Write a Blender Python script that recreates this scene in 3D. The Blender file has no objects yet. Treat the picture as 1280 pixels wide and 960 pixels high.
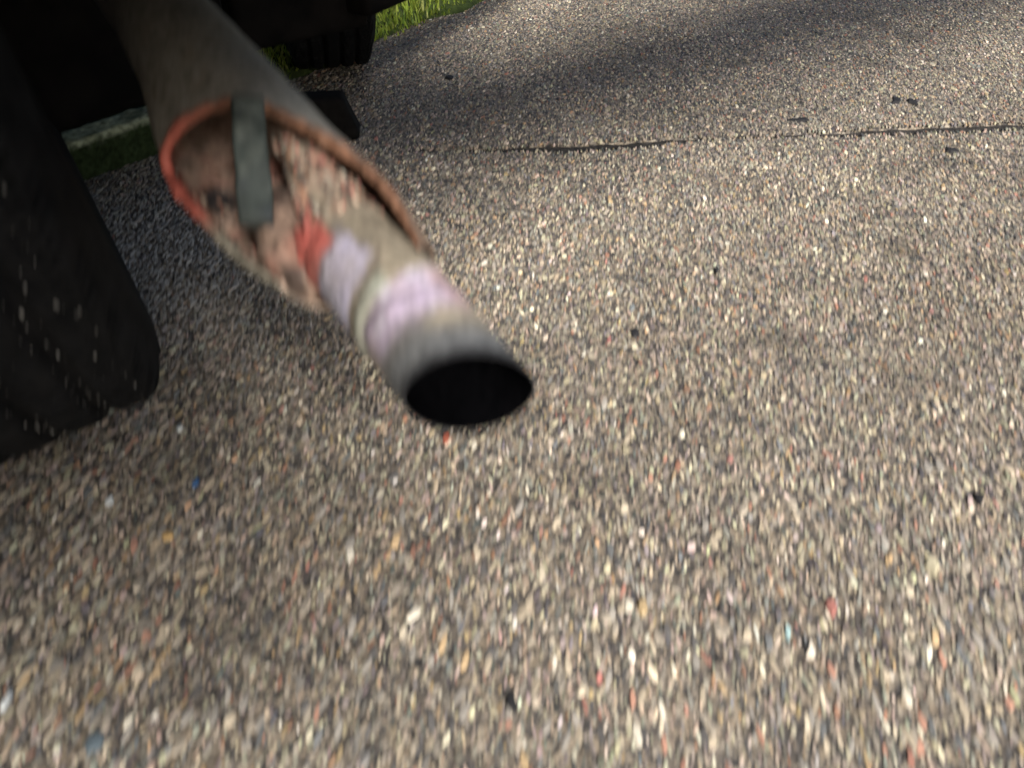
import bpy, math, random
import numpy as np
from mathutils import Matrix, Vector
rng = np.random.default_rng(7)
random.seed(7)
SC = bpy.context.scene
COL = SC.collection
# ------------------------------------------------------------ camera, light, sky
H = 0.48
cam = bpy.data.cameras.new('camera')
camo = bpy.data.objects.new('camera', cam)
COL.objects.link(camo)
camo.location = (0, 0, H)
camo.rotation_euler = (math.radians(90 - 40), 0, 0)
cam.sensor_width = 36.0
cam.lens = 1004.0 / 1280.0 * 36.0
cam.clip_start = 0.01
cam.clip_end = 500
cam.dof.use_dof = True
cam.dof.focus_distance = 1.7
cam.dof.aperture_fstop = 2.6
cam.dof.aperture_ratio = 4.5
SC.camera = camo

SUN_EL, SUN_AZ = math.radians(36), math.radians(165)      # azimuth clockwise from +Y: behind the camera, a little right
w = bpy.data.worlds.new('World')
SC.world = w
w.use_nodes = True
nt = w.node_tree
bg = nt.nodes['Background']
sky = nt.nodes.new('ShaderNodeTexSky')
sky.sky_type = 'NISHITA'
sky.sun_disc = False
sky.sun_elevation = SUN_EL
sky.sun_rotation = SUN_AZ
sky.air_density = 1.0
sky.dust_density = 4.0
sky.ozone_density = 1.0
nt.links.new(sky.outputs[0], bg.inputs[0])
bg.inputs[1].default_value = 0.055
sun = bpy.data.lights.new('sun', 'SUN')
sun.energy = 3.1
sun.angle = math.radians(19)
sun.color = (1.0, 0.95, 0.89)
suno = bpy.data.objects.new('sun', sun)
COL.objects.link(suno)
ld = Vector((math.sin(SUN_AZ) * math.cos(SUN_EL), math.cos(SUN_AZ) * math.cos(SUN_EL), math.sin(SUN_EL)))
suno.rotation_euler = ld.to_track_quat('Z', 'Y').to_euler()
suno.location = ld * 5
SC.view_settings.view_transform = 'Standard'
SC.view_settings.look = 'None'
SC.view_settings.exposure = 1.58
SC.view_settings.gamma = 1.0
SC.view_settings.use_curve_mapping = False

# ------------------------------------------------------------ helpers
def lattice_noise(p, scale, seed=0):
    """smooth value noise in [-1,1] of points p (N,3)"""
    q = np.asarray(p, float) * scale + 1000.0
    i = np.floor(q).astype(np.int64)
    f = q - i
    f = f * f * (3 - 2 * f)
    out = 0
    for dx in (0, 1):
        for dy in (0, 1):
            for dz in (0, 1):
                hsh = ((i[:, 0] + dx) * 374761393 + (i[:, 1] + dy) * 668265263 + (i[:, 2] + dz) * 2147483647 + seed * 974711) & 0xffffffff
                hsh = ((hsh ^ (hsh >> 13)) * 1274126177) & 0xffffffff
                v = ((hsh ^ (hsh >> 16)) & 0xffff) / 32767.5 - 1
                wgt = (f[:, 0] if dx else 1 - f[:, 0]) * (f[:, 1] if dy else 1 - f[:, 1]) * (f[:, 2] if dz else 1 - f[:, 2])
                out = out + v * wgt
    return out

def fbm(p, scale, octaves=3, seed=0):
    return sum(lattice_noise(p, scale * 2 ** o, seed + o) / 2 ** o for o in range(octaves)) / 1.6

def sstep(a, b, x):
    t = np.clip((x - a) / (b - a), 0, 1)
    return t * t * (3 - 2 * t)

def make_mesh(name, verts, faces, mat=None, smooth=True, col=None):
    me = bpy.data.meshes.new(name)
    verts = np.asarray(verts, np.float32)
    if isinstance(faces, np.ndarray):
        n, k = faces.shape
        me.vertices.add(len(verts)); me.vertices.foreach_set('co', verts.ravel())
        me.loops.add(n * k); me.loops.foreach_set('vertex_index', faces.astype(np.int32).ravel())
        me.polygons.add(n)
        me.polygons.foreach_set('loop_start', np.arange(0, n * k, k, dtype=np.int32))
        me.update(calc_edges=True)
    else:
        me.from_pydata(verts.tolist(), [], faces)
        me.update()
    me.polygons.foreach_set('use_smooth', np.full(len(me.polygons), smooth, dtype=bool))
    if col is not None:
        a = me.color_attributes.new('tint', 'FLOAT_COLOR', 'POINT')
        c = np.ones((len(verts), 4), np.float32); c[:, :3] = np.clip(col, 0, 1)
        a.data.foreach_set('color', c.ravel())
    if mat: me.materials.append(mat)
    me.validate()
    return me

def link(name, me, parent=None, loc=(0, 0, 0)):
    o = bpy.data.objects.new(name, me)
    o.location = loc
    COL.objects.link(o)
    if parent is not None: o.parent = parent
    return o

def tag(o, label=None, cat=None, group=None, kind=None):
    if label: o['label'] = label
    if cat: o['category'] = cat
    if group: o['group'] = group
    if kind: o['kind'] = kind
    return o

def grid_faces(nu, nv, wrap=False):
    i = np.arange(nu - 1)[:, None]
    j = np.arange(nv if wrap else nv - 1)[None, :]
    a = i * nv + j; b = i * nv + (j + 1) % nv
    return np.stack([a, b, b + nv, a + nv], -1).reshape(-1, 4)

def bevel_box(sx, sy, sz, bev=0.006, seg=2):
    import bmesh
    bm = bmesh.new()
    bmesh.ops.create_cube(bm, size=1)
    for v in bm.verts: v.co = Vector((v.co.x * sx, v.co.y * sy, v.co.z * sz))
    bmesh.ops.bevel(bm, geom=bm.edges[:], offset=bev, segments=seg, affect='EDGES', profile=0.6)
    return bm

def bm_obj(name, bm, mat, parent=None, M=None, smooth=True):
    if M is not None: bm.transform(M)
    me = bpy.data.meshes.new(name)
    bm.to_mesh(me); bm.free()
    for p in me.polygons: p.use_smooth = smooth
    me.materials.append(mat)
    return link(name, me, parent)

def node_mat(name):
    m = bpy.data.materials.new(name)
    m.use_nodes = True
    t = m.node_tree
    return m, t, t.nodes['Principled BSDF']

def N(t, kind, **kw):
    n = t.nodes.new(kind)
    for k, v in kw.items():
        if k.startswith('i_'): n.inputs[k[2:].replace('_', ' ')].default_value = v
        else: setattr(n, k, v)
    return n

def add_bump(t, b, src, strength, dist):
    bp = N(t, 'ShaderNodeBump')
    bp.inputs['Strength'].default_value = strength
    bp.inputs['Distance'].default_value = dist
    t.links.new(src, bp.inputs['Height'])
    t.links.new(bp.outputs[0], b.inputs['Normal'])

def ramp(t, src, stops):
    r = N(t, 'ShaderNodeValToRGB')
    e = r.color_ramp.elements
    while len(e) < len(stops): e.new(0.5)
    for el, (p, c) in zip(e, stops):
        el.position = p; el.color = (*c, 1)
    t.links.new(src, r.inputs[0])
    return r.outputs[0]

def tinted(name, rough=0.6, scale=300, amount=0.35, bump=0.3, bdist=0.001, spec=0.4, metallic=0.0):
    """base colour from the mesh's own tint, broken up by fine noise"""
    m, t, b = node_mat(name)
    a = N(t, 'ShaderNodeAttribute', attribute_name='tint')
    co = N(t, 'ShaderNodeTexCoord')
    n = N(t, 'ShaderNodeTexNoise'); n.inputs['Scale'].default_value = scale; n.inputs['Detail'].default_value = 6
    t.links.new(co.outputs['Object'], n.inputs['Vector'])
    mr = N(t, 'ShaderNodeMapRange'); mr.inputs[1].default_value = 0.3; mr.inputs[2].default_value = 0.7
    mr.inputs[3].default_value = 1 - amount; mr.inputs[4].default_value = 1 + amount
    t.links.new(n.outputs[0], mr.inputs[0])
    mx = N(t, 'ShaderNodeVectorMath', operation='SCALE')
    t.links.new(a.outputs['Color'], mx.inputs[0]); t.links.new(mr.outputs[0], mx.inputs['Scale'])
    t.links.new(mx.outputs[0], b.inputs['Base Color'])
    b.inputs['Roughness'].default_value = rough
    b.inputs['Specular IOR Level'].default_value = spec
    b.inputs['Metallic'].default_value = metallic
    add_bump(t, b, n.outputs[0], bump, bdist)
    return m

def noisy(name, c0, c1, scale, rough=0.7, bump=0.3, bdist=0.001, spec=0.3):
    m, t, b = node_mat(name)
    co = N(t, 'ShaderNodeTexCoord')
    n = N(t, 'ShaderNodeTexNoise'); n.inputs['Scale'].default_value = scale; n.inputs['Detail'].default_value = 7
    t.links.new(co.outputs['Object'], n.inputs['Vector'])
    t.links.new(ramp(t, n.outputs[0], [(0.35, c0), (0.68, c1)]), b.inputs['Base Color'])
    b.inputs['Roughness'].default_value = rough
    b.inputs['Specular IOR Level'].default_value = spec
    add_bump(t, b, n.outputs[0], bump, bdist)
    return m

M_under = noisy('underbody_paint', (.004, .004, .004), (.009, .008, .0075), 30, 0.9, 0.4, 0.002, 0.05)
M_body = noisy('dark_body_paint', (.015, .016, .018), (.02, .021, .023), 12, 0.35, 0.05)
M_rubber = noisy('tyre_rubber', (.004, .0046, .0056), (.0095, .010, .011), 60, 0.85, 0.4, 0.0015, 0.10)
M_steel = noisy('wheel_steel', (.06, .06, .06), (.12, .11, .10), 40, 0.5)
M_stone = tinted('stone_surface', 0.75, 260, 0.25, 0.3, 0.0006, 0.22)
M_pipe = tinted('rusted_pipe_steel', 0.62, 240, 0.30, 0.28, 0.0009, 0.35)
M_kerb = noisy('mossy_concrete', (.018, .030, .010), (.06, .075, .03), 45, 0.95, 0.6, 0.004)
M_soil = noisy('verge_soil', (.02, .03, .008), (.06, .09, .02), 60, 0.95, 0.7, 0.006)
M_block = noisy('black_block_rubber', (.004, .004, .004), (.009, .0085, .008), 90, 0.85, 0.4, 0.001, 0.1)

# ------------------------------------------------------------ asphalt
def asphalt_mat():
    m, t, b = node_mat('weathered_asphalt')
    co = N(t, 'ShaderNodeTexCoord')
    v = N(t, 'ShaderNodeTexVoronoi'); v.inputs['Scale'].default_value = 210
    t.links.new(co.outputs['Object'], v.inputs['Vector'])
    sx = N(t, 'ShaderNodeSeparateColor'); t.links.new(v.outputs['Color'], sx.inputs[0])
    stones = ramp(t, sx.outputs[0], [(0.0, (.035, .034, .034)), (0.35, (.09, .08, .07)), (0.6, (.15, .13, .105)), (0.8, (.22, .18, .13)), (1.0, (.30, .27, .22))])
    n = N(t, 'ShaderNodeTexNoise'); n.inputs['Scale'].default_value = 5; n.inputs['Detail'].default_value = 5
    t.links.new(co.outputs['Object'], n.inputs['Vector'])
    mul = N(t, 'ShaderNodeMix', data_type='RGBA', blend_type='MULTIPLY'); mul.inputs[0].default_value = 1
    t.links.new(stones, mul.inputs[6])
    t.links.new(ramp(t, n.outputs[0], [(0.3, (.7, .68, .66)), (0.7, (1, 1, 1))]), mul.inputs[7])
    t.links.new(mul.outputs[2], b.inputs['Base Color'])
    b.inputs['Roughness'].default_value = 0.6
    b.inputs['Specular IOR Level'].default_value = 0.35
    add_bump(t, b, v.outputs['Distance'], 0.7, 0.003)
    return m
M_asph = asphalt_mat()

VDIR = np.array([0.545, 0.838]); VDIR /= np.linalg.norm(VDIR)      # direction of the verge edge
VNOR = np.array([-VDIR[1], VDIR[0]])                                # towards the grass
VP = np.array([-0.2608, 1.5504])
def verge_d(x, y):
    w_ = 0.012 * np.sin(9 * (x * VDIR[0] + y * VDIR[1])) + 0.008 * np.sin(31 * (x * VDIR[0] + y * VDIR[1]) + 1)
    return (x - VP[0]) * VNOR[0] + (y - VP[1]) * VNOR[1] + w_

# crack across the asphalt: polyline of y over x
CX = np.array([-0.45, -0.2, 0.0, 0.10, 0.22, 0.28, 0.36, 0.5, 0.62, 0.78, 1.0, 1.4, 1.75])
CY = np.array([1.06, 1.085, 1.097, 1.101, 1.119, 1.134, 1.140, 1.152, 1.168, 1.180, 1.193, 1.24, 1.27])
CW = 1.7 * np.array([.0002, .0003, .0035, .007, .006, .002, .0025, .005, .0055, .006, .005, .004, .003])
def crack(x, y):
    yy = np.interp(x, CX, CY) + 0.0015 * np.sin(x * 61) + 0.001 * np.sin(x * 143 + 1)
    ww = np.interp(x, CX, CW)
    return np.abs(y - yy), ww

GX0, GX1, GY0, GY1 = -1.7, 1.7, -0.1, 2.25
nx, ny = 400, 370
gx, gy = np.meshgrid(np.linspace(GX0, GX1, nx), np.linspace(GY0, GY1, ny))
x, y = gx.ravel(), gy.ravel()
P = np.stack([x, y, 0 * x], -1)
def ground_z(x, y):
    P_ = np.stack([x, y, 0 * x], -1)
    e_ = np.minimum.reduce([x - GX0, GX1 - x, y - GY0, GY1 - y])
    return (0.0022 * fbm(P_, 9, 3, 3) + 0.0007 * fbm(P_, 60, 2, 8)) * sstep(0, 0.08, e_)
z = ground_z(x, y)
dcr, wcr = crack(x, y)
z -= 0.010 * np.exp(-(dcr / (wcr * 1.3)) ** 4) * np.clip(wcr / .006, 0, 1.2)
V = np.stack([x, y, z], -1)
F = grid_faces(ny, nx)
FAR = 250.0
base = len(V)
ring = [(GX0, GY0), (GX1, GY0), (GX1, GY1), (GX0, GY1)]
far = [(-FAR, -FAR), (FAR, -FAR), (FAR, FAR), (-FAR, FAR)]
V = np.vstack([V, [(a, b_, 0) for a, b_ in ring], [(a, b_, 0) for a, b_ in far]])
F = np.vstack([F, [(base + i, base + 4 + i, base + 4 + (i + 1) % 4, base + (i + 1) % 4) for i in range(4)]])
asphalt = tag(link('asphalt', make_mesh('asphalt', V, F, M_asph)), kind='structure')

# old tar lying in the bottom of the crack
tx = np.linspace(-.45, 1.69, 400)
ty = np.interp(tx, CX, CY) + 0.0015 * np.sin(tx * 61) + 0.001 * np.sin(tx * 143 + 1)
tw = np.interp(tx, CX, CW) * (1.0 + .15 * np.sin(tx * 37) + .1 * np.sin(tx * 111))
tz = -.004
tv = np.stack([np.concatenate([tx, tx]), np.concatenate([ty - tw, ty + tw]), np.full(800, tz)], -1)
ti = np.arange(399)
M_tar = noisy('old_tar', (.017, .016, .015), (.045, .042, .039), 150, 0.9, 0.6, 0.003, 0.1)
link('crack_tar', make_mesh('crack_tar', tv, np.stack([ti, ti + 1, ti + 401, ti + 400], -1), M_tar), asphalt)

# stones of the exposed aggregate
PAL = np.array([(.31, .275, .22), (.26, .238, .205), (.21, .203, .192), (.075, .075, .078), (.46, .42, .34), (.27, .155, .12), (.125, .135, .145), (.56, .54, .48), (.33, .25, .155), (.15, .14, .125)])
PAL = PAL * np.array([1.03, .99, .92])
WT = np.array([.24, .21, .17, .11, .08, .035, .035, .014, .035, .08]); WT = WT / WT.sum()

def scatter(cell):
    xs = np.arange(GX0 + .05, GX1 - .05, cell); ys = np.arange(0.0, 2.2, cell)
    X, Y = np.meshgrid(xs, ys)
    X = X + (np.arange(len(ys))[:, None] % 2) * cell * .5
    X = X.ravel() + rng.uniform(-.48, .48, X.size) * cell
    Y = Y.ravel() + rng.uniform(-.48, .48, Y.size) * cell
    keep = (np.abs(X) < 0.50 + 0.67 * Y) & (verge_d(X, Y) < -0.01 + 0.03 * rng.random(X.size))
    d, w_ = crack(X, Y)
    keep &= d > w_ * 1.1
    return X[keep], Y[keep]

def stone_cols(n):
    c = PAL[rng.choice(len(PAL), n, p=WT)] * rng.uniform(.72, 1.25, (n, 1))
    return c * (1 + rng.normal(0, .05, (n, 3)))

def stone_geo(k):
    """outline ring, upper ring and crown of one unit stone with k sides, flattened"""
    ang = np.arange(k) / k * 2 * np.pi
    return ang

def stones_mesh(name, X, Y, w_, l_, yaw, hgt, cols, k, lift=True, jag=.78):
    n = len(X)
    ang = (np.arange(k) / k * 2 * np.pi)[None, :] + rng.uniform(-.25, .25, (n, k))
    rj = rng.uniform(jag, 1.12, (n, k))
    ux, uy = np.cos(ang) * rj, np.sin(ang) * rj
    sx_, sy_ = (w_ / 2)[:, None], (l_ / 2)[:, None]
    cy, sy2 = np.cos(yaw)[:, None], np.sin(yaw)[:, None]
    def ring_(f, zz, ox=0, oy=0):
        a = ux * f * sx_ + ox; b_ = uy * f * sy_ + oy
        return np.stack([X[:, None] + a * cy - b_ * sy2, Y[:, None] + a * sy2 + b_ * cy, zz], -1)
    tilt = rng.normal(0, .22, (n, 1)); tilt2 = rng.normal(0, .22, (n, 1))
    h = hgt[:, None]
    r0 = ring_(1.0, np.full((n, k), -.0012))
    r1 = ring_(.72, h * (.85 + tilt * ux + tilt2 * uy + rng.uniform(-.12, .12, (n, k))))
    top = ring_(0.0, h * np.ones((n, k)) * 1.0)[:, :1]
    V = np.concatenate([r0, r1, top], 1)                # n, 2k+1, 3
    if lift: V[..., 2] += ground_z(X, Y)[:, None]
    m = 2 * k + 1
    f = []
    for i in range(k):
        j = (i + 1) % k
        f += [(i, j, k + j), (i, k + j, k + i), (k + i, k + j, 2 * k)]
    F = (np.arange(n)[:, None, None] * m + np.array(f)[None]).reshape(-1, 3)
    C = np.repeat(cols, m, 0)
    return make_mesh(name, V.reshape(-1, 3), F, M_stone, False, C)

X, Y = scatter(0.0060)
n = len(X)
wd = np.clip(rng.lognormal(np.log(.0034), .35, n), .0018, .0078)
el = rng.uniform(2.0, 4.4, n) * np.clip(.0042 / wd, .55, 1.1)
yaw = rng.normal(-0.14, .22, n)
cols = stone_cols(n)
# worn and stained patches of the old surface
def wear(x, y):
    P_ = np.stack([x, y, 0 * x], -1)
    return (1 + .20 * fbm(P_, 5, 3, 201) + .16 * fbm(P_, 22, 2, 202) - .28 * sstep(.30, .6, fbm(P_, 11, 3, 203)))[:, None]
cols = cols * wear(X, Y)
# stones lying under the vehicle: grey and dusty, light from beyond painted in paler
pd = np.exp(-(((X + .40) / .20) ** 2 + ((Y - .82) / .20) ** 2))[:, None]
cols = cols * (1 - .85 * pd) + np.array([.36, .365, .355]) * .85 * pd * (1 + rng.normal(0, .25, (n, 1)))
hg = wd * rng.uniform(.15, .32, n)
app = wd * np.sqrt(el) / (0.766 * Y + 0.31) * ((np.abs(X) < .62 * (0.766 * Y + .31)) & (Y > .23))
big = np.argsort(-app)[:300]
rest = np.ones(n, bool); rest[big] = False
tag(link('aggregate', stones_mesh('aggregate', X[rest], Y[rest], wd[rest], (wd * el)[rest], yaw[rest], hg[rest], cols[rest], 5), asphalt), kind='stuff')
X2, Y2 = scatter(0.0086)
n2 = len(X2)
w2 = rng.uniform(.0018, .0038, n2)
c2 = stone_cols(n2) * .9 * wear(X2, Y2)
tag(link('chippings', stones_mesh('chippings', X2, Y2, w2, w2 * rng.uniform(1, 2, n2), rng.normal(-.13, .4, n2), w2 * .32, c2, 5), asphalt), kind='stuff')
# the 300 that show largest: one object each, sharing a few meshes
kinds = []
for c in range(10):
    for s_ in range(3):
        one = np.zeros(1)
        kinds.append(stones_mesh('stone', one, one, np.ones(1), np.ones(1), one, np.ones(1) * 1.0, PAL[c:c + 1] * (.85 + .2 * s_), 8, False))
for i in big:
    c = int(np.argmin(((PAL - cols[i]) ** 2).sum(1)))
    o = link('stone', kinds[c * 3 + int(rng.integers(3))], asphalt, (X[i], Y[i], float(ground_z(X[i:i + 1], Y[i:i + 1])[0])))
    o.rotation_euler = (0, 0, yaw[i]); o.scale = (wd[i], wd[i] * el[i], hg[i])

# ------------------------------------------------------------ verge: slab, kerb, grass
nu, nv = 260, 40
us = np.linspace(-1.6, 1.6, nu); vs = np.concatenate([np.linspace(0, .12, 12), np.linspace(.16, 1.2, 28)])
UU, WW = np.meshgrid(us, vs, indexing='ij')
ex = VP[0] + UU * VDIR[0] + WW * VNOR[0]; ey = VP[1] + UU * VDIR[1] + WW * VNOR[1]
ww = verge_d(ex, ey) - WW
ex -= ww * VNOR[0]; ey -= ww * VNOR[1]
P = np.stack([ex.ravel(), ey.ravel(), 0 * ex.ravel()], -1)
zz = (0.03 * sstep(0, .09, WW) + .004).ravel() + .006 * fbm(P, 25, 3, 5) * sstep(0, .03, WW).ravel()
zz[(WW == 0).ravel()] = -.006
P[:, 2] = zz
tag(link('grass_verge', make_mesh('grass_verge', P, grid_faces(nu, nv), M_soil)), kind='structure')
a = VP - 1.6 * VDIR; b_ = VP + 1.6 * VDIR
# the verge continues beyond as a field of the same soil
fd = []
for s_, t_ in ((-60, 1.15), (60, 1.15), (60, 60), (-60, 60)):
    q = VP + s_ * VDIR + t_ * VNOR; fd.append((q[0], q[1], .028))
tag(link('grass_field', make_mesh('grass_field', fd, np.array([[0, 1, 2, 3]]), M_soil)), kind='structure')

M_grass = tinted('grass_blade', 0.55, 40, 0.2, 0.1, 0.0005, 0.3)
gt = M_grass.node_tree; gb = gt.nodes['Principled BSDF']
tr = gt.nodes.new('ShaderNodeBsdfTranslucent'); ms = gt.nodes.new('ShaderNodeMixShader'); ms.inputs[0].default_value = 0.4
gt.links.new(gb.inputs['Base Color'].links[0].from_socket, tr.inputs['Color'])
gt.links.new(gb.outputs[0], ms.inputs[1]); gt.links.new(tr.outputs[0], ms.inputs[2])
gt.links.new(ms.outputs[0], gt.nodes['Material Output'].inputs['Surface'])
nb = 16000
bu = rng.uniform(-.22, 1.3, nb); bw = np.abs(rng.normal(0, .28, nb)) + rng.uniform(-.005, .02, nb)
gxx = VP[0] + bu * VDIR[0] + bw * VNOR[0]; gyy = VP[1] + bu * VDIR[1] + bw * VNOR[1]
yw = rng.uniform(0, 2 * np.pi, nb); hh = rng.uniform(.008, .026, nb) * sstep(-.01, .06, bw) + .008
lean = rng.uniform(.2, 1.1, nb) * hh; bwid = rng.uniform(.0012, .0026, nb)
zb = 0.03 * sstep(0, .09, verge_d(gxx, gyy)) + .001
dx, dy = np.cos(yw), np.sin(yw)
def bl(f, side):
    return np.stack([gxx + dx * lean * f * f - dy * bwid * side, gyy + dy * lean * f * f + dx * bwid * side, zb + hh * f * (1.1 - .1 * f)], -1)
Vg = np.stack([bl(0, 1), bl(0, -1), bl(.55, .8), bl(.55, -.8), bl(1, 0)], 1).reshape(-1, 3)
o5 = np.arange(nb)[:, None, None] * 5
Fg = (o5 + np.array([[0, 1, 3], [0, 3, 2], [2, 3, 4]])[None]).reshape(-1, 3)
gc = np.array([(.22, .31, .04), (.30, .37, .06), (.36, .39, .12), (.12, .20, .035)])[rng.choice(4, nb, p=[.35, .35, .15, .15])] * rng.uniform(.8, 1.2, (nb, 1))
tag(link('grass_blades', make_mesh('grass_blades', Vg, Fg, M_grass, True, np.repeat(gc, 5, 0))), kind='stuff')

# kerb: low mossy edging with a pale crumbly top
kl, kw_, kh = 0.85, .055, .052
na, nbk = 150, 22
prof = []
for i in range(nbk):
    t_ = i / (nbk - 1)
    # up the face, over the rounded top, down the back
    if t_ < .3: prof.append((0.0, kh * .85 * t_ / .3))
    elif t_ < .42: q = (t_ - .3) / .12 * math.pi / 2; prof.append((.006 * (1 - math.cos(q)), kh * .85 + kh * .15 * math.sin(q)))
    elif t_ < .8: prof.append((.006 + (kw_ - .012) * (t_ - .42) / .38, kh))
    else: prof.append((kw_ - .004, kh - (kh + .01) * (t_ - .8) / .2))
prof = np.array(prof)
ku = np.linspace(-kl, 0, na)
k0 = np.array([-.415, 1.175]); KD = np.array([.093, .111]); KD /= np.linalg.norm(KD); KN = np.array([-KD[1], KD[0]])
KX = k0[0] + ku[:, None] * KD[0] + prof[None, :, 0] * KN[0]
KY = k0[1] + ku[:, None] * KD[1] + prof[None, :, 0] * KN[1]
KZ = np.repeat(prof[None, :, 1], na, 0)
P = np.stack([KX.ravel(), KY.ravel(), KZ.ravel()], -1)
nz = fbm(P, 60, 3, 21)
P[:, 2] += nz * .0035 * (P[:, 2] > .004); P[:, 0] -= nz * .003 * VNOR[0]; P[:, 1] -= nz * .003 * VNOR[1]
topm = sstep(kh * .80, kh * .97, P[:, 2] + .004 * fbm(P, 140, 2, 4))[:, None]
kc = np.array([.026, .040, .016]) * (1 + .5 * fbm(P, 70, 2, 9)[:, None]) * (1 - topm) + (np.array([.40, .43, .30]) * (1 + .7 * fbm(P, 150, 2, 11)[:, None]) * (1 - .6 * sstep(.0, .4, fbm(P, 60, 2, 13)))[:, None] + np.array([.0, .012, .0])) * topm
M_kerbt = tinted('mossy_kerb_concrete', 0.95, 160, 0.4, 0.6, 0.003, 0.1)
kf = grid_faces(na, nbk).tolist() + [list(range(nbk))[::-1], list(range((na - 1) * nbk, na * nbk))]
kerb = link('kerb', make_mesh('kerb', P, kf, M_kerbt, True, kc))
tag(kerb, 'low kerb edging with pale crumbly top and mossy green face, between tyre and exhaust pipe', 'kerb')

# ------------------------------------------------------------ the vehicle
A2 = np.array([-.6, .8]); B2 = np.array([.8, .6])
def bn(b, n_, z_): return (b * B2[0] + n_ * A2[0], b * B2[1] + n_ * A2[1], z_)
car = bpy.data.objects.new('parked_vehicle', None); COL.objects.link(car)
tag(car, 'dark underside of a parked vehicle with black tyres and a torn rusty exhaust pipe', 'vehicle')
FR = Matrix(((B2[0], A2[0], 0, 0), (B2[1], A2[1], 0, 0), (0, 0, 1, 0), (0, 0, 0, 1)))
def box_bn(name, b0, b1, n0, n1, z0, z1, mat, bev=.02, seg=3):
    bm = bevel_box(b1 - b0, n1 - n0, z1 - z0, bev, seg)
    return bm_obj(name, bm, mat, car, FR @ Matrix.Translation(((b0 + b1) / 2, (n0 + n1) / 2, (z0 + z1) / 2)))
box_bn('bumper', -1.2, 2.3, .23, .47, .435, .66, M_body, .04, 4)  # out of view; stretched far past the body to lengthen its shade band
box_bn('added_shade_panel', -1.15, -.075, -.33, .225, .525, .80, M_body, .04, 4)  # unseen overhang added to cast shade on the road by the near tyre
box_bn('body', -1.15, .48, .45, 3.3, .52, 1.35, M_body, .12, 5)
box_bn('floor_pan', -1.1, .46, .48, 3.1, .405, .515, M_under, .015, 2)

def lathe(profile, nseg, disp=None):
    """profile (r, w) revolved about the local x axis; returns verts, faces"""
    pr = np.array(profile); k = len(pr)
    th = np.arange(nseg) / nseg * 2 * np.pi
    R = np.repeat(pr[None, :, 0], nseg, 0).copy()
    if disp is not None: R += disp(th[:, None], pr[None, :, 1], pr[None, :, 0])
    V = np.stack([np.repeat(pr[None, :, 1], nseg, 0), R * np.cos(th)[:, None], R * np.sin(th)[:, None]], -1).reshape(-1, 3)
    i = np.arange(nseg)[:, None]; j = np.arange(k - 1)[None]
    a = i * k + j; b = ((i + 1) % nseg) * k + j
    return V, np.stack([a, b, b + 1, a + 1], -1).reshape(-1, 4)

TR, TW = .33, .215
def tyre_profile():
    hw = TW / 2
    p = [(.20, -hw * .80), (.215, -hw * .95), (.245, -hw * 1.03), (.275, -hw * 1.04), (.298, -hw * 1.0)]
    for t_ in np.linspace(-1, 1, 81):
        a_ = abs(t_)
        p.append((TR - .004 * a_ ** 2 - .026 * max(0, (a_ - .80) / .2) ** 2.2, hw * .97 * t_))
    p += [(.298, hw * 1.0), (.275, hw * 1.04), (.245, hw * 1.03), (.215, hw * .95), (.20, hw * .80)]
    return p
def tread(th, w_, r):
    hw = TW / 2
    on = (r > .300)
    g = 0
    for c in (-.52, -.18, .18, .52):
        g = np.maximum(g, np.exp(-((w_ / hw - c) / .05) ** 4))
    lat = (np.mod(th * 34 + np.sign(w_) * 6 * np.abs(w_ / hw) + 1.3 * np.sin(w_ * 60), 1.0) < .17).astype(float)
    lat = lat * ((np.abs(w_ / hw) > .55) * np.clip((.95 - np.abs(w_ / hw)) / .15, 0, 1) + .55 * ((np.abs(w_ / hw) > .2) & (np.abs(w_ / hw) < .5)))
    return on.astype(float) * -.0085 * np.maximum(g, np.clip(lat, 0, 1))

def wheel(px, py, yaw_, roll=0.0):
    """right shoulder of the tread passes the ground point (px,py); plane direction yaw_ left of +Y"""
    r_ = Matrix.Rotation(yaw_, 4, 'Z')
    ax = r_ @ Vector((1, 0, 0))
    M = Matrix.Translation(Vector((px, py, TR - .004)) - ax * TW / 2) @ r_ @ Matrix.Translation((TW / 2, 0, -TR)) @ Matrix.Rotation(-math.radians(roll), 4, 'Y') @ Matrix.Translation((-TW / 2, 0, TR))
    root = bpy.data.objects.new('wheel', None); COL.objects.link(root); root.parent = car; root.matrix_local = M
    V, F = lathe(tyre_profile(), 680, tread)
    ty = link('tyre', make_mesh('tyre', V, F, M_rubber, True), root)
    rim_p = [(.02, .05), (.06, .052), (.09, .03), (.15, .02), (.18, .045), (.198, .085), (.206, .09), (.206, .075), (.19, .06), (.18, -.06), (.205, -.09)]
    V, F = lathe(rim_p, 48)
    link('rim', make_mesh('rim', V, F, M_steel, True), root)
    return root
ph = math.radians(32)
w1 = wheel(-.303 - .12 * math.sin(ph), .562 + .12 * math.cos(ph), ph, 6.0)
w1['label'] = 'near wheel with gravel stuck in its black tread'
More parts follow.
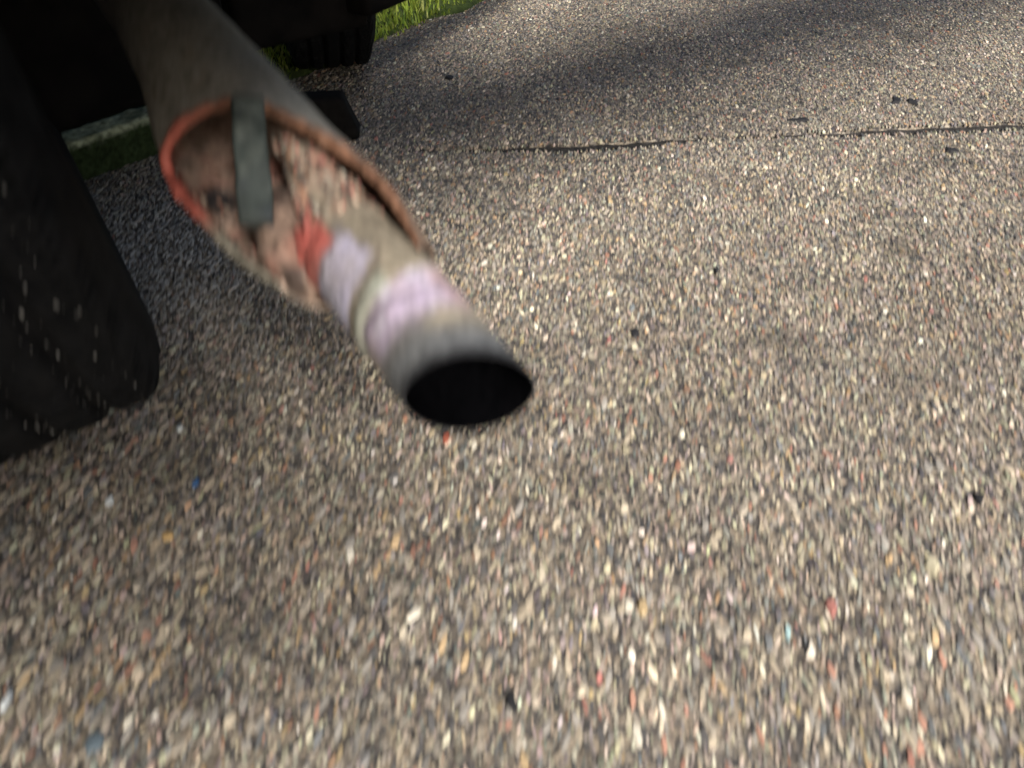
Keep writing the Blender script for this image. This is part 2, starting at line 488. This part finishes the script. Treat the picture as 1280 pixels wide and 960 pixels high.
# grit stuck to the near tread
ng = 2000
gth = rng.uniform(math.pi * .86, math.pi * 1.62, ng); gw = rng.uniform(-.105, .085, ng)
gs = np.minimum(.0003 + rng.exponential(.0004, ng), .0018)
Vt, Ft = [], []
for i in range(ng):
    c, s_ = math.cos(gth[i]), math.sin(gth[i])
    p0 = np.array([gw[i], (TR - .003) * c, (TR - .003) * s_]); e1 = np.array([1, 0, 0]); e2 = np.array([0, -s_, c]); e3 = np.array([0, c, s_])
    k = len(Vt)
    for j in range(5):
        q = j / 5 * 6.283 + rng.uniform(-.3, .3)
        Vt.append(p0 + gs[i] * (e1 * math.cos(q) + e2 * math.sin(q) * 2.0))
    Vt.append(p0 + e3 * gs[i] * 1.0)
    Ft += [(k + j, k + (j + 1) % 5, k + 5) for j in range(5)]
gcol = np.repeat(np.array([(.26, .26, .25)]) * rng.uniform(.3, 1.2, (ng, 1)), 6, 0)
tag(link('grit', make_mesh('grit', Vt, np.array(Ft), M_stone, False, gcol), w1), kind='stuff')
# far tyre: same wheel further along the verge edge
w2_ = bpy.data.objects.new('wheel', None); COL.objects.link(w2_); w2_.parent = car
r_ = Matrix.Rotation(math.radians(14), 4, 'Z')
w2_.matrix_local = Matrix.Translation(Vector((-.262, 1.52, TR - .006)) - (r_ @ Vector((1, 0, 0))) * TW / 2 * .66) @ r_
for ch in list(w1.children):
    if ch.name.startswith('grit'): continue
    c = ch.copy(); COL.objects.link(c); c.parent = w2_
w2_.scale = (.66, 1, 1)
w2_['label'] = 'far wheel with clean black tread standing at the grass edge'

def slab_between(name, p0, p1, thick, z0, z1, mat, side=1, bev=.015):
    p0, p1 = np.array(p0), np.array(p1)
    d = p1 - p0; L = np.linalg.norm(d); d /= L
    nrm = np.array([-d[1], d[0]]) * side
    c = (p0 + p1) / 2 + nrm * thick / 2
    bm = bevel_box(L, thick, z1 - z0, bev, 3)
    M = Matrix(((d[0], nrm[0], 0, c[0]), (d[1], nrm[1], 0, c[1]), (0, 0, 1, (z0 + z1) / 2), (0, 0, 0, 1)))
    if side < 0:
        import bmesh
        bmesh.ops.reverse_faces(bm, faces=bm.faces[:])
    return bm_obj(name, bm, mat, car, M)
slab_between('muffler', (-.62, .59), (-.328, .99), .16, .140, .40, M_under, 1, .02)
slab_between('side_step', (-.198, 1.184), (.45, 2.40), .05, .15, .20, M_under, 1, .012)
slab_between('chassis_rail', (-.36, 1.10), (-.205, 1.224), .06, .128, .30, M_under, 1, .012)

# ------------------------------------------------------------ exhaust pipe
E_ = np.array([-.55232962, .82137894, .14236794]); N_ = np.array([-.30799846, -.35976804, .88074055]); L_ = np.array([-.77464117, -.44260998, -.45169399])
O_ = np.array([-.0186255, .25827834, .25885804])
def W(s, lat, nr): return O_ + s[..., None] * E_ + lat[..., None] * L_ + nr[..., None] * N_

def mixc(c, target, m): return c * (1 - m[:, None]) + np.array(target) * m[:, None]

SR = ([.07, .09, .119, .147, .173, .195, .214, .225, .234, .243, .247], [-60, -66, -66, -52, -38, -22, -6, 10, 25, 45, 60])
SL = ([.07, .106, .16, .205, .225, .24, .247], [80, 76, 68, 74, 77, 72, 60])
def phiR(s): return np.interp(s, *SR)
def phiL(s): return np.interp(s, *SL)
WLs = ([.0, .07, .106, .146, .205, .258, .326, .425, .8], [.03, .031, .0360, .0500, .0580, .0560, .0404, .0310, .031])
WRs = ([.0, .07, .121, .178, .292, .358, .8], [.0276, .0285, .0372, .0340, .0334, .032, .031])
WBs = ([.0, .07, .12, .2, .27, .35, .8], [.027, .029, .034, .034, .034, .033, .031])
WTs = ([.0, .07, .12, .2, .26, .35, .8], [.028, .030, .033, .036, .036, .033, .031])
def smooth_interp(s, tab):
    out = 0
    for d in (-.02, -.01, 0, .01, .02): out = out + np.interp(s + d, *tab)
    return out / 5
def shell_pt(s, ph_, off=0.0):
    """point of the outer sleeve; ph_ in radians from the upward side, positive to the left"""
    wl, wr, wb, wt = (smooth_interp(s, t_) for t_ in (WLs, WRs, WBs, WTs))
    sn, cs = np.sin(ph_), np.cos(ph_)
    lat = np.where(sn > 0, wl, wr) * sn
    nr = np.where(cs > 0, wt, wb) * cs
    k = 1 + off / np.hypot(lat, nr)
    return s, lat * k, nr * k

rows, colsn = 260, 150
sv = np.concatenate([np.linspace(.07, .247, 170), np.linspace(.2475, .78, 90)])
def s_of(s, fr):   # lower end is cut obliquely: further up on the left than on the right
    return s + np.clip((.247 - s) / .177, 0, 1) * .048 * (1 - fr) ** 1.0
def sleeve_surface(off):
    S = np.repeat(sv[:, None], colsn, 1)
    fr = np.repeat(np.linspace(0, 1, colsn)[None], rows, 0)
    pl = np.radians(phiL(S)); pr = np.radians(phiR(S)) + 2 * np.pi
    PH = pl + (pr - pl) * fr
    S = s_of(S, fr)
    s, lat, nr = shell_pt(S, PH, off)
    p = W(s, lat, nr)
    return S, PH, p, lat, nr
def sleeve():
    S, PH, p, lat, nr = sleeve_surface(0.0)
    P = p.reshape(-1, 3)
    nz = fbm(P, 55, 3, 31)
    P = P + (lat.ravel()[:, None] * L_ + nr.ravel()[:, None] * N_) * (nz * .018)[:, None]
    S2, PH2, q, lat2, nr2 = sleeve_surface(-.0032)
    Q = q.reshape(-1, 3)
    nq = fbm(Q, 90, 3, 41)
    Q = Q + (lat2.ravel()[:, None] * L_ + nr2.ravel()[:, None] * N_) * (nq * .05)[:, None]
    c = np.tile(np.array([.235, .222, .195]), (len(P), 1)) * (1 + .38 * fbm(P, 40, 4, 1)[:, None])
    c = mixc(c, (.22, .19, .15), sstep(.1, .5, fbm(P, 70, 3, 14)) * .5)
    c = mixc(c, (.075, .068, .06), sstep(.2, .5, fbm(P, 120, 3, 15)) * .5)
    c = mixc(c, (.17, .18, .18), sstep(-.1, .5, fbm(P, 16, 2, 2)) * .6)
    s_, l_ = S.ravel(), lat.ravel()
    # warm rust along the right flank; shade further up painted in darker
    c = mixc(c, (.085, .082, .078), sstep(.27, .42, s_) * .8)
    c = mixc(c, (.20, .12, .075), sstep(.19, .10, s_) * sstep(.0, -.03, l_) * .8)
    c = mixc(c, (.21, .205, .165), sstep(.21, .14, s_) * sstep(.02, .05, l_) * .8)
    # paint-like red oxide along the upper left edge of the tear, on the outside too
    ph1 = np.degrees(PH.ravel()); edge_d = np.minimum((ph1 - phiL(s_)) * .045 / 57.3, 1)
    topd = np.maximum(s_ - .243, 0)
    red = np.where(s_ < .246, sstep(.017, .008, edge_d + .003 * nz), sstep(.016, .006, topd + .0035 * nz) * sstep(-14, 6, ph1) * sstep(115, 95, ph1)) * sstep(.188, .205, s_ + .008 * nz)
    c = mixc(c, (.50, .13, .10), red * .9)
    # inside: orange brown rust with a dark blob on the left
    ci = np.tile(np.array([.46, .33, .26]), (len(Q), 1)) * (1 + .7 * fbm(Q, 80, 3, 3)[:, None])
    s2, ph2 = S2.ravel(), np.degrees(PH2.ravel())
    ci = mixc(ci, (.55, .22, .17), sstep(.05, .5, fbm(Q, 45, 2, 6)) * .8)
    ci = mixc(ci, (.42, .10, .075), sstep(104, 92, ph2) * sstep(.13, .15, s2) * .85)
    ci = mixc(ci, (.045, .042, .045), sstep(.5, .95, np.exp(-(((s2 - .232) / .028) ** 2 + ((ph2 - 125) / 30) ** 2))))
    ci = mixc(ci, (.15, .13, .11), sstep(.1, .5, fbm(Q, 65, 2, 16)) * .7)
    ci = mixc(ci, (.05, .035, .03), sstep(190, 260, ph2))
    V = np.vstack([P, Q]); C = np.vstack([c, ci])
    f = grid_faces(rows, colsn)
    n0 = len(P)
    F = np.vstack([f[:, ::-1], f + n0])
    # lower end and upper end strips
    j = np.arange(colsn - 1)
    e0 = np.stack([j, j + 1, n0 + j + 1, n0 + j], -1)
    lst = (rows - 1) * colsn
    e1 = np.stack([lst + j + 1, lst + j, n0 + lst + j, n0 + lst + j + 1], -1)
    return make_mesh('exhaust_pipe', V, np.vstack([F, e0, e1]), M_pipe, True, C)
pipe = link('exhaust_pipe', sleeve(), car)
pipe['label'] = 'tailpipe torn open at the side with red rusty edges and lilac stained end'

def tube_along(pts, rad, k, colf, name, mat, parent, squash=1.0):
    pts = np.array(pts); n = len(pts)
    tg = np.gradient(pts, axis=0); tg /= np.linalg.norm(tg, axis=1)[:, None]
    ref = N_ / np.linalg.norm(N_)
    u = np.cross(tg, ref); u /= np.linalg.norm(u, axis=1)[:, None] + 1e-9
    v = np.cross(u, tg)
    th = np.arange(k) / k * 2 * np.pi
    V = pts[:, None] + rad[:, None, None] * (np.cos(th)[None, :, None] * u[:, None] + squash * np.sin(th)[None, :, None] * v[:, None])
    V = V.reshape(-1, 3)
    V = V + (fbm(V, 150, 3, 77) * .0024)[:, None] * np.repeat(v, k, 0)
    fc = grid_faces(n, k, True).tolist() + [list(range(k))[::-1], list(range((n - 1) * k, n * k))]
    return link(name, make_mesh(name, V, fc, mat, True, colf(V)), parent)

# torn rim: rolled lip following the tear, right side up, round the top and down the left
sr = np.linspace(.07, .247, 120)
right = [(s, math.radians(phiR(s)), 1.0) for s in sr]
left = [(s, math.radians(phiL(s)), 0.0) for s in sr[::-1]]
rp, meta = [], []
for s, p_, fr in right + left[1:]:
    q = shell_pt(np.array([float(s_of(np.array(s), fr))]), np.array([p_]), -.001)
    rp.append(W(*q)[0]); meta.append((s, fr))
rp = np.array(rp)
for _ in range(6): rp[1:-1] = (rp[:-2] + 2 * rp[1:-1] + rp[2:]) / 4
ii = np.linspace(0, 1, len(rp))
rr = np.interp(ii, [0, .08, .25, .42, .5, .6, .75, .9, 1], [.0010, .0026, .0033, .0028, .0030, .0038, .0030, .0026, .0012])
rr = rr * (1 + .16 * np.sin(ii * 90) * np.sin(ii * 37))
def rim_col(V):
    t_ = np.repeat(ii, len(V) // len(ii))
    c = np.tile(np.array([.15, .075, .045]), (len(V), 1)) * (1 + .5 * fbm(V, 120, 3, 5)[:, None])
    c = mixc(c, (.52, .13, .10), sstep(.40, .52, t_) * sstep(.86, .72, t_) * (.8 + .2 * fbm(V, 60, 2, 8)))
    c = mixc(c, (.24, .22, .175), sstep(.72, .84, t_))
    c = mixc(c, (.30, .17, .11), sstep(.2, .6, fbm(V, 200, 2, 12)) * sstep(.45, .3, t_) * .8)
    return c
tube_along(rp, rr, 12, rim_col, 'torn_rim', M_pipe, pipe)

# inner pipe with oblique cut mouth, wall thickness, crushed ragged upper end
R0 = .0255
ni, ki = 230, 144
th = np.arange(ki) / ki * 2 * np.pi
def ragged(ph_):  # where the inner pipe breaks off, by angle (positive = left)
    d = np.degrees((ph_ + np.pi) % (2 * np.pi) - np.pi)
    b = np.interp(d, [-180, -120, -70, -30, -10, 5, 30, 60, 100, 140, 180], [.20, .215, .215, .21, .20, .165, .138, .134, .14, .17, .20])
    return b + .003 * np.sin(ph_ * 9) + .002 * np.sin(ph_ * 17 + 1)
u = np.linspace(0, 1, ni) ** .95
TH = np.repeat(th[None], ni, 0); UUi = np.repeat(u[:, None], ki, 1)
cut = .397 * R0 * np.sin(TH) + .215 * R0 * np.cos(TH) - .0016
S = cut + UUi * (ragged(TH) - cut)
rag = ragged(TH)
crush = sstep(.0, 1.0, (rag - S) / np.where(np.sin(TH) > 0, .022, .05))
RR = R0 * (1 - .55 * (1 - crush) ** 1.6) * (1 - .10 * sstep(.06, .12, S) * sstep(.2, -.6, np.sin(TH)))
base_p = W(S, RR * np.sin(TH), RR * np.cos(TH)).reshape(-1, 3)
rough = sstep(.075, .14, S).ravel()
bump_ = .0003 * fbm(base_p, 120, 3, 51) + rough * (.0036 * fbm(base_p, 75, 3, 52) + .0010 * np.sin(S.ravel() * 420 + 3 * np.sin(TH.ravel() * 2)) * sstep(-.3, .6, np.sin(TH.ravel())))
# a raised fold of peeling skin running round at s about 0.055
sf = S.ravel() - (.057 - .012 * np.degrees((TH.ravel() + np.pi) % (2 * np.pi) - np.pi) / 60 * .4)
bump_ += .0010 * np.exp(-(sf / .0035) ** 2) * (np.cos(TH.ravel()) > -.2).astype(float) - .0011 * np.exp(-((S.ravel() - .047 - .003 * np.sin(TH.ravel() * 3)) / .003) ** 2)
RRb = RR.ravel() + bump_
outer = W(S.ravel(), RRb * np.sin(TH.ravel()), RRb * np.cos(TH.ravel()))
# inside wall of the mouth
nin = 40
ui = np.linspace(0, 1, nin)
TI = np.repeat(th[None], nin, 0)
Si = np.repeat((.397 * R0 * np.sin(th) + .215 * R0 * np.cos(th) - .0016)[None], nin, 0) + np.repeat(ui[:, None] ** 1.4, ki, 1) * .095
Ri = (R0 - .0016) * np.ones_like(Si); Ri[0] += .0006
inner = W(Si.ravel() , (Ri * np.sin(TI)).ravel(), (Ri * np.cos(TI)).ravel())
s_ = S.ravel(); d_ = np.degrees((TH.ravel() + np.pi) % (2 * np.pi) - np.pi)
nz1 = fbm(outer, 70, 3, 61); nz2 = fbm(outer, 160, 3, 62)
c = np.tile(np.array([.30, .26, .195]), (len(outer), 1)) * (1 + .35 * nz1[:, None])
c = mixc(c, (.16, .13, .10), sstep(.1, .6, nz2) * .7)
c = mixc(c, (.36, .20, .15), sstep(.10, .15, s_ + .012 * nz1) * sstep(-.2, .5, fbm(outer, 60, 2, 63)) * .85)
c = mixc(c, (.07, .055, .05), sstep(.10, .135, s_) * sstep(.05, .35, fbm(outer, 95, 2, 64)) * .85)
c = mixc(c, (.46, .36, .27), sstep(.09, .13, s_) * sstep(.12, .45, fbm(outer, 80, 2, 65)) * .7)
c = mixc(c, (.17, .15, .12), sstep(.06, .09, s_) * sstep(.1, .4, fbm(outer, 60, 2, 66)) * .7)
# lilac band A, further up on the left; lilac band B nearer the mouth; pale green between them
ra = s_ + d_ * .00013 + .004 * nz1
mA = sstep(.066, .072, ra) * sstep(.104, .090, ra - .00010 * np.maximum(d_, 0)) * sstep(-12, 6, d_ + 14 * nz2) * sstep(125, 90, d_)
c = mixc(c, (.46, .43, .55), mA * (.62 + .45 * sstep(-.35, .15, fbm(outer, 55, 2, 71))) * .95)
c = mixc(c, (.50, .50, .62), mA * sstep(30, 60, d_) * .6)
mG = sstep(.047, .052, ra) * sstep(.066, .060, ra) * sstep(-14, 0, d_) * sstep(120, 90, d_)
c = mixc(c, (.36, .39, .33), mG * sstep(-.5, .1, fbm(outer, 50, 2, 74)) * .85)
mB = sstep(.022, .034, s_ - .00018 * np.minimum(d_ + 20, 40) * 0 + .004 * nz2) * sstep(.055, .049, s_ + d_ * .00008 + .003 * nz1) * sstep(-110, -60, d_) * sstep(75, 40, d_)
c = mixc(c, (.49, .41, .53), mB * (.55 + .5 * sstep(-.4, .15, fbm(outer, 48, 2, 72))))
c = mixc(c, (.54, .53, .60), mB * sstep(.15, .5, fbm(outer, 90, 2, 73)) * .6)
c = mixc(c, (.52, .34, .33), mB * sstep(-35, -70, d_) * .8)
c = mixc(c, (.05, .04, .04), .75 * np.exp(-((ra - .0665 + .002 * nz2) / .0018) ** 2) * sstep(-25, -10, d_) * sstep(35, 15, d_))
# red patch at the ragged left edge of the skin
mR = sstep(.091, .096, s_ + .004 * nz1) * sstep(2, 14, d_) * sstep(95, 80, d_) * sstep(.134, .126, s_ + .004 * nz2)
c = mixc(c, (.52, .12, .10), mR * .95)
c = mixc(c, (.30, .17, .13), sstep(.126, .132, s_) * sstep(0, 15, d_) * .9 * (.7 + .3 * nz2))
c = mixc(c, (.13, .11, .09), sstep(.12, .45, fbm(outer, 42, 3, 75)) * .45)
# sooty mouth
c = mixc(c, (.11, .12, .13), sstep(.032, .010, s_ - cut.ravel() * .9 + .004 * nz1) * .9)
c = mixc(c, (.03, .032, .036), sstep(.0065, .0, s_ - cut.ravel() + .0015 * nz2) * .95)
ci = np.tile(np.array([.010, .011, .013]), (len(inner), 1))
Vp = np.vstack([outer, inner])
n0 = len(outer)
fo = grid_faces(ni, ki, True); fi = grid_faces(nin, ki, True) + n0
j = np.arange(ki)
lip = np.stack([j, n0 + j, n0 + (j + 1) % ki, (j + 1) % ki], -1)
capv = len(Vp)
Vp = np.vstack([Vp, outer[(ni - 1) * ki:].mean(0)[None], inner[(nin - 1) * ki:].mean(0)[None]])
faces = np.vstack([fo[:, ::-1], fi, lip]).tolist()
a0 = (ni - 1) * ki; a1 = n0 + (nin - 1) * ki
faces += [(a0 + i, a0 + (i + 1) % ki, capv) for i in range(ki)] + [(a1 + (i + 1) % ki, a1 + i, capv + 1) for i in range(ki)]
cc = np.vstack([c, ci, [[.03, .02, .018]], [[.005, .005, .005]]])
ip = link('inner_pipe', make_mesh('inner_pipe', Vp, faces, M_pipe, True, cc), pipe)
M_soot = noisy('tailpipe_soot', (.0012, .0013, .0016), (.0025, .0025, .003), 200, 1.0, 0.2, 0.001, 0.0)
ip.data.materials.append(M_soot)
mi = np.zeros(len(ip.data.polygons), np.int32); mi[len(fo):len(fo) + len(fi)] = 1; mi[-ki:] = 1
ip.data.polygons.foreach_set('material_index', mi)

# crumpled lump of rusted packing in the left of the tear, below the strap
nl, kl_ = 60, 64
uu, tt = np.meshgrid(np.linspace(0, math.pi, nl), np.arange(kl_) / kl_ * 2 * math.pi, indexing='ij')
cs_, cl_, cn_ = .142, .018, -.0035
ls = cs_ + .036 * np.cos(uu) - .35 * .024 * np.sin(uu) * np.cos(tt); ll = cl_ + .024 * np.sin(uu) * np.cos(tt); ln = cn_ + .021 * np.sin(uu) * np.sin(tt)
P = W(ls, ll, ln).reshape(-1, 3)
fold = np.sin((ll.ravel() - .35 * (ls.ravel() - cs_)) * 520) * .0016
P = P + (fold + .0035 * fbm(P, 70, 3, 91))[:, None] * N_
lc = np.tile(np.array([.29, .205, .16]), (len(P), 1)) * (1 + .5 * fbm(P, 110, 3, 92)[:, None])
lc = mixc(lc, (.06, .045, .04), sstep(.0, .4, fbm(P, 75, 2, 93)) * .85)
lc = mixc(lc, (.43, .18, .14), sstep(.1, .5, fbm(P, 50, 2, 94)) * .6)
link('rusted_packing', make_mesh('rusted_packing', P, grid_faces(nl, kl_, True), M_pipe, True, lc), pipe)

# flakes of loose rust lining the tear
S2, PH2, q2, la2, nr2 = sleeve_surface(-.0042)
d2 = np.degrees(PH2)
okA = np.argwhere((S2 < .27) & (d2 < 200))
okB = np.argwhere((S > .112) & (np.sin(TH) < .35) & (S < .2) & (np.cos(TH) > -.2))
op = outer.reshape(ni, ki, 3)
FV, FF, FC = [], [], []
fpal = np.array([(.40, .24, .18), (.52, .40, .30), (.14, .09, .07), (.48, .20, .16), (.30, .17, .11), (.08, .065, .06), (.36, .33, .27)])
for a in range(480):
    if a < 300:
        i, j = okA[rng.integers(len(okA))]; c0 = q2[i, j]; nn_ = -(la2[i, j] * L_ + nr2[i, j] * N_)
    else:
        i, j = okB[rng.integers(len(okB))]; c0 = op[i, j]; nn_ = np.sin(TH[i, j]) * L_ + np.cos(TH[i, j]) * N_
    nn_ = nn_ / np.linalg.norm(nn_) + rng.normal(0, .35, 3); nn_ /= np.linalg.norm(nn_)
    e1 = np.cross(nn_, E_); e1 /= np.linalg.norm(e1); e2 = np.cross(nn_, e1)
    sz = rng.uniform(.0008, .0028); k0_ = len(FV)
    for m_ in range(5):
        q_ = m_ / 5 * 6.283 + rng.uniform(-.4, .4)
        FV.append(c0 + sz * (e1 * math.cos(q_) + 1.7 * e2 * math.sin(q_)) * rng.uniform(.6, 1.1) + nn_ * rng.uniform(-.0002, .0010))
    FV.append(c0 + nn_ * .0015)
    FF += [(k0_ + m_, k0_ + (m_ + 1) % 5, k0_ + 5) for m_ in range(5)]
    FC += [fpal[rng.integers(len(fpal))] * rng.uniform(.7, 1.2)] * 6
tag(link('rust_flakes', make_mesh('rust_flakes', FV, np.array(FF), M_pipe, False, np.array(FC)), pipe), kind='stuff')

# strap bridging the tear
def strap():
    import bmesh
    p0 = W(np.array([.202]), np.array([-.006]), np.array([.0385]))[0]
    p1 = W(np.array([.142]), np.array([.0285]), np.array([.0225]))[0]
    d = p1 - p0; Ls = np.linalg.norm(d); d /= Ls
    up = N_ * .85 - L_ * .55; up -= d * (up @ d); up /= np.linalg.norm(up)
    sd = np.cross(up, d)
    nn, cross = 60, []
    wS, tS = .0165, .011
    for t_ in np.linspace(0, 2 * math.pi, 28, endpoint=False):
        c_, s2 = math.cos(t_), math.sin(t_)
        cross.append((wS / 2 * math.copysign(abs(c_) ** .35, c_), tS / 2 * math.copysign(abs(s2) ** .35, s2)))
    cross = np.array(cross)
    ts = np.linspace(0, 1, nn)
    V = (p0 + ts[:, None, None] * d * Ls + (cross[None, :, 0, None] * sd + cross[None, :, 1, None] * up) * (1 - .12 * (ts[:, None, None] > .985) - .1 * (ts[:, None, None] < .015)))
    bow = (np.sin(ts * math.pi) * .0015)[:, None, None] * up
    V = (V + bow).reshape(-1, 3)
    nz = fbm(V, 110, 3, 15)
    V = V + nz[:, None] * .0019 * up + fbm(V, 70, 2, 23)[:, None] * .0014 * sd
    c = np.tile(np.array([.036, .045, .042]), (len(V), 1)) * (1 + .4 * fbm(V, 50, 3, 16)[:, None])
    c = mixc(c, (.105, .118, .105), sstep(.2, .55, fbm(V * np.array([1, .5, 1]), 90, 2, 17)) * .9)
    c = mixc(c, (.025, .032, .042), sstep(.2, .5, fbm(V, 60, 2, 19)) * .6)
    k = len(cross)
    f = grid_faces(nn, k, True).tolist() + [list(range(k))[::-1], list(range((nn - 1) * k, nn * k))]
    return link('strap', make_mesh('strap', V, f, M_pipe, True, c), pipe)
strap()

# ------------------------------------------------------------ loose things on the road
def pebble(name, x_, y_, w_, l_, h_, yaw_, colr, label, cat, group=None):
    one = np.zeros(1)
    k = 9 if cat == 'tar lump' else 7
    me = stones_mesh(name, one, one, np.array([w_ * .9]), np.array([l_ * .95]), one, np.array([min(h_, .004) * .55]), np.array([colr]) * .85, k, False, .55)
    o = link(name, me, None, (x_, y_, float(ground_z(np.array([x_]), np.array([y_]))[0]) + .0014))
    o.rotation_euler = (0, 0, yaw_)
    return tag(o, label, cat, group)
def g(px, py):
    D = .6428 + (py - 480) / 1004 * .766; Fy = .766 - (py - 480) / 1004 * .6428
    t_ = H / D
    return (px - 640) / 1004 * t_, Fy * t_
G1 = 'coloured pebbles in the asphalt'
for px, py, w_, l_, h_, c, lab in [
    (245, 606, .006, .012, .003, (.04, .10, .22), 'tiny bright blue chip in the asphalt below the near tyre'),
    (138, 630, .008, .015, .005, (.62, .65, .63), 'white pebble in the asphalt at the left, below the near tyre'),
    (226, 536, .009, .013, .005, (.55, .60, .58), 'pale grey-white pebble right of the foot of the near tyre'),
    (1164, 708, .020, .021, .004, (.44, .40, .28), 'largest cream yellow stone at the right of the asphalt'),
    (1037, 760, .014, .020, .004, (.28, .12, .10), 'round brick red stone in the lower right of the asphalt'),
    (984, 792, .006, .016, .003, (.28, .40, .40), 'small pale turquoise chip below the brick red stone'),
    (803, 760, .010, .018, .004, (.36, .27, .15), 'ochre stone left of the brick red one in the asphalt'),
    (1013, 815, .010, .020, .004, (.55, .50, .42), 'light beige stone under the turquoise chip'),
    (558, 549, .008, .016, .004, (.28, .08, .05), 'rust red fragment on the road just under the pipe mouth'),
    (852, 543, .008, .014, .004, (.55, .52, .42), 'pale oval stone to the right of the pipe mouth'),
    (210, 672, .011, .012, .005, (.40, .27, .12), 'brown ochre pebble under the white pebble at left'),
    (10, 876, .008, .018, .004, (.62, .66, .66), 'whitish stone at the left edge near the bottom corner'),
    (666, 343, .005, .014, .004, (.60, .57, .50), 'small bright white stone right of the lilac stained pipe end'),
    (120, 925, .015, .018, .0025, (.10, .13, .15), 'dull slate blue stone near the bottom left corner')]:
    x_, y_ = g(px, py)
    pebble('pebble', x_, y_, w_, l_, h_, rng.uniform(-.3, .1), c, lab, 'pebble', G1)
G2 = 'black tar lumps on the asphalt'
for px, py, w_, l_, lab in [
    (895, 340, .008, .020, 'small black tar lump on the asphalt, upper middle right'),
    (794, 416, .014, .018, 'black tar lump on the asphalt right of the pipe mouth'),
    (562, 98, .020, .028, 'black tar lump between the pipe and the grass edge'),
    (1120, 126, .022, .040, 'left one of two black tar lumps above the crack at right'),
    (1140, 128, .020, .042, 'right one of two black tar lumps above the crack at right'),
    (1190, 188, .024, .024, 'black tar lump just below the crack at right'),
    (1222, 624, .014, .018, 'dark tar lump in the asphalt at the right edge'),
    (640, 880, .012, .018, 'dark tar lump at the bottom middle of the asphalt'),
    (1000, 150, .05, .018, 'long flat black tar smear just above the crack')]:
    x_, y_ = g(px, py)
    pebble('tar_lump', x_, y_, w_, l_, .006, rng.uniform(-.4, .4), (.016, .016, .018), lab, 'tar lump', G2)

# black block behind the pipe
bm = bevel_box(.125, .05, .062, .010, 3)
for v in bm.verts:
    if v.co.z > 0: v.co.x = v.co.x * .86 - .006; v.co.y *= .8
bx_ = bm_obj('black_block', bm, M_block, None, None)
bx_.location = (-.285, 1.135, .0315); bx_.rotation_euler = (0, 0, math.radians(8))
tag(bx_, 'small black block lying on the asphalt just right of the exhaust pipe', 'block')
